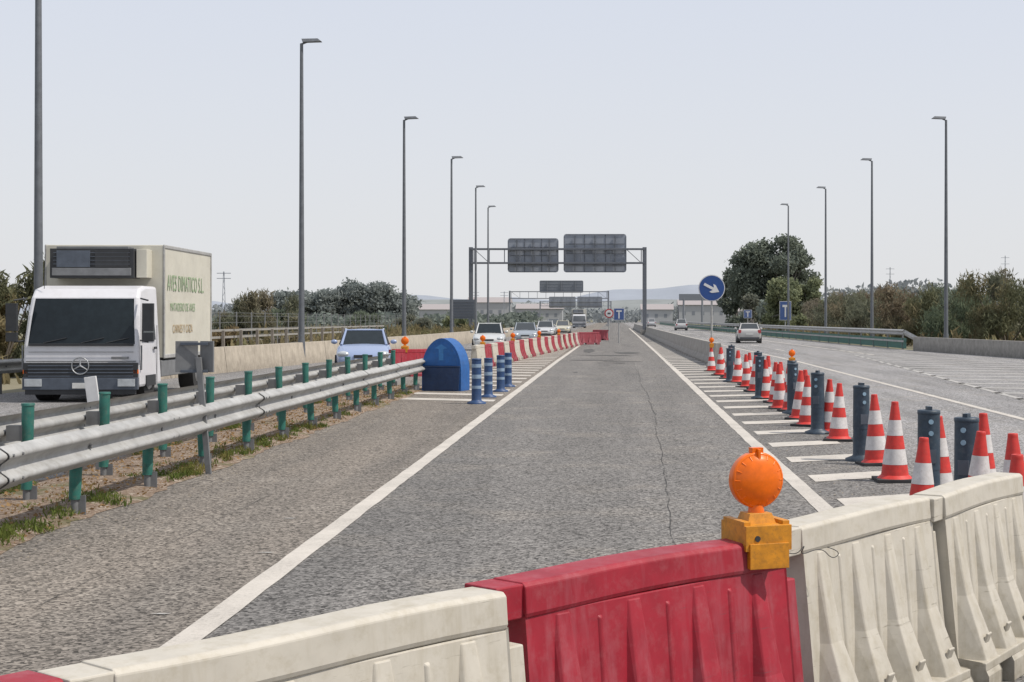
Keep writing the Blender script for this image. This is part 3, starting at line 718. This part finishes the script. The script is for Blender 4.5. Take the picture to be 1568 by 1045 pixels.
    b.box((-.22,1.62,2.86),(1.75,.5,.62),M_black); b.box((-.22,1.36,2.68),(1.65,.04,.16),M_galvd); b.box((.79,1.68,2.86),(.22,.4,.6),M_box)
    b.box((-.6,1.355,2.95),(.7,.03,.35),M_vms); b.box((.2,1.355,2.95),(.7,.03,.35),M_black)
    for z in(2.84,2.92,3.0,3.08): b.box((-.22,1.345,z),(1.6,.012,.012),M_vms)
    b.box((-.22,1.62,3.19),(1.5,.42,.05),M_galvd)
    b.obj('cooling_unit',parent=root,bevel=.03)
    if full:
        for txt,y,z,s,m,sx in(('AVES DIMATICO S.L.',2.15,2.30,.50,M_grnbox,.66),('MATADERO DE AVES',2.4,1.86,.26,M_grnbox,.82),('CARNES Y CAZA',2.6,1.38,.26,M_tanbox,.82)):
            cu=bpy.data.curves.new('lettering','FONT'); cu.body=txt; cu.size=s; cu.extrude=.002; cu.space_character=1.12; cu.materials.append(m)
            o=bpy.data.objects.new('lettering',cu); scene.collection.objects.link(o); o.parent=root; o.location=(1.162,y,z); o.rotation_euler=(R(90),0,R(90))
            o.scale=(sx,1,1)
    return root
truck('box_truck',(-10.75,31,0),R(1.7))
truck('box_truck',(-6.0,265,0),0,False)

# ------------------------------------------------------------------ vegetation
def leaves(name,clumps,n,size,m,trunks=(),vert=0,shell=.45):
    C=np.array(clumps); vol=(C[:,3]*C[:,4]*C[:,5])**(.7); idx=rng.choice(len(C),n,p=vol/vol.sum())
    d=rng.normal(size=(n,3)); d/=np.linalg.norm(d,axis=1)[:,None]
    r=rng.random(n)**shell*(1+.15*rng.normal(size=n))
    p=C[idx,:3]+d*r[:,None]*C[idx,3:]
    p[:,2]=np.maximum(p[:,2],.03)
    a=rng.normal(size=(n,3))
    if vert: a[:,2]=np.abs(a[:,2])*vert+.5
    a/=np.linalg.norm(a,axis=1)[:,None]
    t=rng.normal(size=(n,3)); c=np.cross(a,t); c/=np.linalg.norm(c,axis=1)[:,None]
    s=size*(.5+rng.random(n))[:,None]
    la=1.0 if not vert else 1.6
    wa=.6 if not vert else .28
    V=np.stack([p-a*s*la*.5-c*s*wa*.3,p-a*s*.1+c*s*wa*.5,p+a*s*la*.5,p-c*s*wa*.5],axis=1).reshape(-1,3)
    F=np.arange(4*n).reshape(-1,4)
    me=bpy.data.meshes.new(name)
    b=B()
    for (p0,p1,r0,r1) in trunks: b.cyl(p0,p1,r0,r1,7,M_bark)
    nv=len(V)
    verts=V.tolist()+[list(v) for v in b.v]; faces=F.tolist()+[[i+nv for i in f] for f in b.f]
    me.from_pydata(verts,[],faces); me.materials.append(m); me.materials.append(M_bark)
    mi=[0]*n+[1]*len(b.f); me.polygons.foreach_set('material_index',mi); me.update()
    o=bpy.data.objects.new(name,me); scene.collection.objects.link(o); return o
def tree(name,X,Y,h,w,n,size,m,seed,base=.25,k=16):
    rs=random.Random(seed); cl=[];tr=[((X,Y,-.1),(X+rs.uniform(-.3,.3),Y,h*.35),h*.028,h*.02)]
    top=(X,Y,h*.35)
    for i in range(k):
        t=rs.random(); z=h*(base+(1-base)*t)*.93
        wid=w/2*math.sin(math.pi*min(1,max(.12,(.18+.78*t))))**.7*.8
        a=rs.uniform(0,6.28); rr=wid*rs.uniform(.35,1)
        r=w*rs.uniform(.10,.18); x=X+rr*math.cos(a); y=Y+rr*math.sin(a)
        cl.append((x,y,min(z,h-r*.7),r*1.1,r*1.1,r*.9)); tr.append((top,(x,y,z),h*.012,h*.004))
    return leaves(name,cl,n,size,m,tr)
M_leafE=leafmat('foliage_eucalyptus',(.08,.105,.07),(.17,.20,.125),.35)
M_leafY=leafmat('foliage_yellow_green',(.11,.14,.05),(.26,.28,.11),.4)
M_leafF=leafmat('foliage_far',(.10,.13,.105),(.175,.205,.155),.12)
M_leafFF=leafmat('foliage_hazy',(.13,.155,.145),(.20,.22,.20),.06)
M_scrub=leafmat('foliage_scrub',(.075,.085,.05),(.19,.19,.11),.35,alt=(.19,.15,.085))
M_dry=leafmat('foliage_dry',(.12,.10,.055),(.30,.25,.14),.5,alt=(.12,.13,.06))
M_rustl=leafmat('foliage_rust',(.13,.095,.055),(.23,.18,.10),.5,alt=(.12,.13,.06))
M_grass=leafmat('grass_blades',(.06,.09,.02),(.17,.2,.05),1.5,alt=(.25,.18,.07))
M_litter=leafmat('leaf_litter',(.14,.08,.035),(.38,.25,.12),3)

tree('eucalyptus_tree',19.5,205,11.8,10,17000,.42,M_leafE,3,.12,30)
tree('eucalyptus_tree',23.2,203,12.8,9.5,17000,.42,M_leafE,8,.12,30)
tree('eucalyptus_tree',16.8,212,8.8,6.5,8000,.42,M_leafE,12,.08,18)
tree('poplar_tree',20.3,185,6.4,7,9000,.34,M_leafY,5,.05,16)
tree('poplar_tree',24.0,188,6.8,5.5,7000,.34,M_leafY,6,.05,14)
tree('olive_tree',17.0,190,4.6,4.5,5000,.3,M_scrub,15,.02,12)
rs=random.Random(5)
for i in range(15):
    y=92+i*5.2+rs.uniform(-3,3); x=16.8+ (i*.33) + rs.uniform(.8,3.6)
    if i%2: x+=3
    h=rs.uniform(3.0,4.9)
    cl=[(x+rs.uniform(-2,2),y+rs.uniform(-1.8,1.8),h*rs.uniform(.12,.78),rs.uniform(.6,1.2),rs.uniform(.6,1.2),rs.uniform(.6,1.1)) for _ in range(14)]
    leaves('shrub',cl,5800,.24,(M_scrub,M_leafE,M_rustl,M_leafE)[i%4],[((x,y,0),(c[0],c[1],c[2]),.05,.02) for c in cl],vert=.9)
for j,(x,y,h) in enumerate(((21.5,84,4.2),(24.0,88,4.6),(19.8,88,3.6),(26.5,86,3.6),(22.5,93,4.9),(29.5,92,3.2))):
    cl=[(x+rs.uniform(-1.8,1.8),y+rs.uniform(-1.5,1.5),h*rs.uniform(.1,.82),rs.uniform(.5,1.0),rs.uniform(.5,1.0),rs.uniform(.6,1)) for _ in range(14)]
    leaves('shrub',cl,7000,.2,(M_scrub,M_scrub,M_leafE)[j%3],[((x,y,0),(c[0],c[1],c[2]),.05,.02) for c in cl],vert=1.1)
def weeds(name,n,fn,size,m,vert=2.5):
    cl=[fn() for _ in range(n)]
    return leaves(name,cl,n*60,size,m,vert=vert)
weeds('dry_grass',170,lambda:(lambda y:(interp(Rb,y)+rs.uniform(.8,11),y,.25,rs.uniform(.4,.9),rs.uniform(.4,.9),rs.uniform(.3,.8)))(rs.uniform(55,170)),.35,M_dry)
weeds('dry_grass',260,lambda:(lambda y:(interp(Lb,y)-rs.uniform(2.5,22),y,.25,rs.uniform(.4,1.1),rs.uniform(.4,1),rs.uniform(.3,1.0)))(rs.uniform(40,190)),.35,M_dry)
for (x,y,h,w,mm) in((-20.5,93,3.6,2.8,M_scrub),(-22.8,96,3.0,2.2,M_scrub),(-17.6,44,3.4,2.4,M_scrub),(-19.3,46,3.0,2.4,M_dry),(-18.2,40,2.0,1.8,M_leafY),(-28,130,3.0,3,M_leafE),(-34,140,3.2,4,M_scrub),(-24,150,2.4,3,M_leafE),(-22,170,2.2,4,M_scrub),(-19,185,2.0,3,M_leafY),(-17.2,66,1.6,1.8,M_rustl),(-16.6,58,1.3,1.6,M_dry)):
    cl=[(x+rs.uniform(-w/2,w/2),y+rs.uniform(-w/2,w/2),h*rs.uniform(.12,.85),w*rs.uniform(.14,.26),w*rs.uniform(.14,.26),h*rs.uniform(.1,.2)) for _ in range(13)]
    leaves('shrub',cl,5000,.2 if y<100 else .3,mm,[((x,y,0),(c[0]*1.0,c[1],c[2]+h*.15),.04,.008) for c in cl],vert=1.0)
cl=[]
for i in range(110):
    u=rs.random(); x=-76+29*u; hh=11.2*(math.sin(math.pi*(.10+.80*u))**.3)*(.93+.07*math.sin(x*.8))
    cl.append((x,350+rs.uniform(-6,6),hh*rs.uniform(.05,.84),rs.uniform(1.8,3),2.5,rs.uniform(1.4,2.2)))
leaves('distant_tree_line',cl,46000,.7,M_leafF)
cl=[]
for i in range(150):
    x=rs.uniform(-190,60); cl.append((x,rs.uniform(560,700),rs.uniform(.5,6.0)*(.5+.5*math.sin(x*.05)**2),rs.uniform(5,11),6,rs.uniform(1.5,3.2)))
for i in range(130):
    x=rs.uniform(75,260); cl.append((x,rs.uniform(470,640),rs.uniform(.5,11),rs.uniform(5,10),6,rs.uniform(2,4)))
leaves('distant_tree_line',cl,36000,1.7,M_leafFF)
cl=[]
for i in range(90):
    x=rs.uniform(-80,-14); cl.append((x,rs.uniform(220,300),rs.uniform(.3,1.6),rs.uniform(2,4),3,rs.uniform(.8,1.5)))
for i in range(40):
    x=rs.uniform(18,60); cl.append((x,rs.uniform(190,300),rs.uniform(.3,3),rs.uniform(2,4),3,rs.uniform(1,2)))
leaves('distant_scrub',cl,24000,.8,M_leafF)
cl=[]
for i in range(130):
    y=rs.uniform(8,24) if i<105 else rs.uniform(20,36); x=rs.choice((-4.55,-4.62,-4.7,-5.0,-5.8))+rs.uniform(-.12,.08); cl.append((x,y,.04,rs.uniform(.05,.18),rs.uniform(.08,.35),rs.uniform(.03,.09)))
leaves('grass',cl,15000,.040,M_grass,vert=2)
n=4200; b=B()
for i in range(n):
    x=rs.uniform(-5.95,-4.5)+abs(rs.gauss(0,.05)); y=rs.uniform(8,37.5); s=rs.uniform(.008,.026); a=rs.uniform(0,6.28); zz=.075 if x<-4.7 else .03
    dx,dy=s*math.cos(a),s*math.sin(a); b.add([(x-dx,y-dy,zz),(x+dy*.5,y-dx*.5,zz+s*.6),(x+dx,y+dy,zz+.004),(x-dy*.5,y+dx*.5,zz-.01)],[(0,1,2,3)],M_litter)
b.obj('leaf_litter')
b=B(); M_grit=mat('grit',(.24,.21,.17),.9,0,.4,12)
for i in range(900):
    if i<450: x=-4.45+abs(rs.gauss(0,.35)); y=rs.uniform(8,30)
    else: x=rs.uniform(2.0,3.6); y=rs.uniform(6.5,24)
    s=rs.uniform(.004,.012); b.add([(x-s,y-s,.001),(x+s,y-s*.6,.001),(x+s*.3,y+s,.001),(x,y,s*1.1)],[(0,1,3),(1,2,3),(2,0,3)],M_grit)
b.obj('loose_gravel')

# ------------------------------------------------------------------ hills and far buildings
def hills(name,Y,x0,x1,fn,m):
    b=B(); n=200; vs=[]
    for i in range(n+1):
        x=x0+(x1-x0)*i/n; h=fn(x); vs+=[(x,Y-250,-1),(x,Y,h),(x,Y+400,-1)]
    b.add(vs,[(i*3+j,(i+1)*3+j,(i+1)*3+j+1,i*3+j+1) for i in range(n) for j in range(2)],m,True); b.obj(name)
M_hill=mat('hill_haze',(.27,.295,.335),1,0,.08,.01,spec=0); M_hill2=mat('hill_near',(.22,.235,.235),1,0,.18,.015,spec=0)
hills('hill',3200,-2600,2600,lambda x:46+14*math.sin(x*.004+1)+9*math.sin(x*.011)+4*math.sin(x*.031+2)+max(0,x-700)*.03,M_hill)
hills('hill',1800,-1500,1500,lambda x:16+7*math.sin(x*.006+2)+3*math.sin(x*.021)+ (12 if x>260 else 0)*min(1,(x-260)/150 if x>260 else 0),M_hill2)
M_farb=mat('far_plaster',(.40,.40,.40),.9); M_roof=mat('far_roof',(.27,.20,.17),.9)
for (x,y,w_,h_) in((-26,540,16,5),(-60,500,22,4.5),(52,480,14,5),(30,500,18,6),(-110,500,20,5),(-85,480,12,6),(14,500,10,4.5),(-42,520,14,7),(40,520,24,4)):
    b=B(); b.box((0,0,h_/2),(w_,8,h_),M_farb)
    b.add([(-w_/2-.4,-4.4,h_),(w_/2+.4,-4.4,h_),(w_/2+.4,4.4,h_),(-w_/2-.4,4.4,h_),(-w_/2-.4,0,h_+1.8),(w_/2+.4,0,h_+1.8)],[(0,1,5,4),(2,3,4,5),(0,4,3),(1,2,5)],M_roof)
    for k in range(int(w_/3)): b.box((-w_/2+1.7+k*3,-4.01,h_*.55),(1,.05,1.2),M_vms)
    b.obj('farm_building',(x,y,0))

def pylon(X,Y,h):
    b=B(); b.cyl((-.35,0,0),(-.05,0,h),.06,.05,5,M_back); b.cyl((.35,0,0),(.05,0,h),.06,.05,5,M_back)
    k=int(h)
    for i in range(k):
        z=i*h/k; w=.35*(1-z/h)+.05; s=1 if i%2 else -1; b.cyl((-s*w,0,z),(s*w,0,z+h/k),.03,.03,4,M_back)
    for z in(h*.97,h*.88): b.box((0,0,z),(2.2,.1,.1),M_back)
    b.obj('utility_pole',(X,Y,0))
pylon(-61,240,9); pylon(-76,260,8.5); pylon(72,400,15); pylon(102,400,18); pylon(-38,420,9); pylon(-30,420,9)

# aerial haze painted into the base colour of far-off things, per object
bpy.context.view_layer.update()
cache={}
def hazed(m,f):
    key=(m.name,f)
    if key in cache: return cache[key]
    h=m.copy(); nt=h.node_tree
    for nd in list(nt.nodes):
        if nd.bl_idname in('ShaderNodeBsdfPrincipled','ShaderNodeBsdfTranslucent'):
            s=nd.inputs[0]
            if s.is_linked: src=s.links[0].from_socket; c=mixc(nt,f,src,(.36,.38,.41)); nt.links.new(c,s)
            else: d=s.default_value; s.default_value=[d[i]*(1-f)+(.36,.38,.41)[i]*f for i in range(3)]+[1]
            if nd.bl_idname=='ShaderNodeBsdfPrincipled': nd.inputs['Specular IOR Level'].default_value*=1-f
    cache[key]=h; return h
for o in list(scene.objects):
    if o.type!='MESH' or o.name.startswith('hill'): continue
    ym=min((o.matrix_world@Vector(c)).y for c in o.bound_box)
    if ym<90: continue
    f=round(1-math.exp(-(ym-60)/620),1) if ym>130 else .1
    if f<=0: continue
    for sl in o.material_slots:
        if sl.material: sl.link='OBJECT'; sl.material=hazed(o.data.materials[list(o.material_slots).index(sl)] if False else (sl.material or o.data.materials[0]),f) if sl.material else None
# linking a slot to the object clears it, so fill from the mesh data
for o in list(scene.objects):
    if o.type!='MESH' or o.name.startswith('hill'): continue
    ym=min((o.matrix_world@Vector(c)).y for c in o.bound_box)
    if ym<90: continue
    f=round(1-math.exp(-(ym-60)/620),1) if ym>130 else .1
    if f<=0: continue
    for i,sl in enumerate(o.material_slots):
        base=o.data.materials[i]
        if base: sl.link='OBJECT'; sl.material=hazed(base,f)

# ------------------------------------------------------------------ light, world, camera
el=R(55); az=R(104)
w=bpy.data.worlds.new('World'); scene.world=w; w.use_nodes=True; nt=w.node_tree
bg=nt.nodes['Background']; sky=nt.nodes.new('ShaderNodeTexSky'); sky.sky_type='NISHITA'; sky.sun_disc=False
sky.sun_elevation=el; sky.sun_rotation=az; sky.dust_density=3; sky.air_density=1; sky.ozone_density=1.5
tc=nt.nodes.new('ShaderNodeTexCoord'); sp=nt.nodes.new('ShaderNodeSeparateXYZ'); nt.links.new(tc.outputs['Generated'],sp.inputs[0])
gr=mixc(nt,ramp(nt,sp.outputs[2],0,.24),(8.5,8.55,8.65),(7.45,7.9,8.95))
hz=mixc(nt,.86,sky.outputs[0],gr)
nt.links.new(hz,bg.inputs['Color']); bg.inputs['Strength'].default_value=.1
sd=Vector((math.cos(el)*math.sin(az),math.cos(el)*math.cos(az),math.sin(el)))
li=bpy.data.lights.new('sun','SUN'); li.energy=4.2; li.angle=R(.6); li.color=(1,.93,.84)
lo=bpy.data.objects.new('sun',li); scene.collection.objects.link(lo); lo.rotation_euler=sd.to_track_quat('Z','Y').to_euler(); lo.location=(30,0,40)
cd=bpy.data.cameras.new('camera'); co=bpy.data.objects.new('camera',cd); scene.collection.objects.link(co)
co.location=(0,0,1.7); co.rotation_euler=(R(90),0,0); cd.sensor_width=36; cd.lens=53.95
cd.shift_x=-.0995; cd.shift_y=-.0223; cd.clip_end=9000; cd.clip_start=.1
scene.camera=co
scene.view_settings.view_transform='Standard'; scene.view_settings.look='None'; scene.view_settings.exposure=0
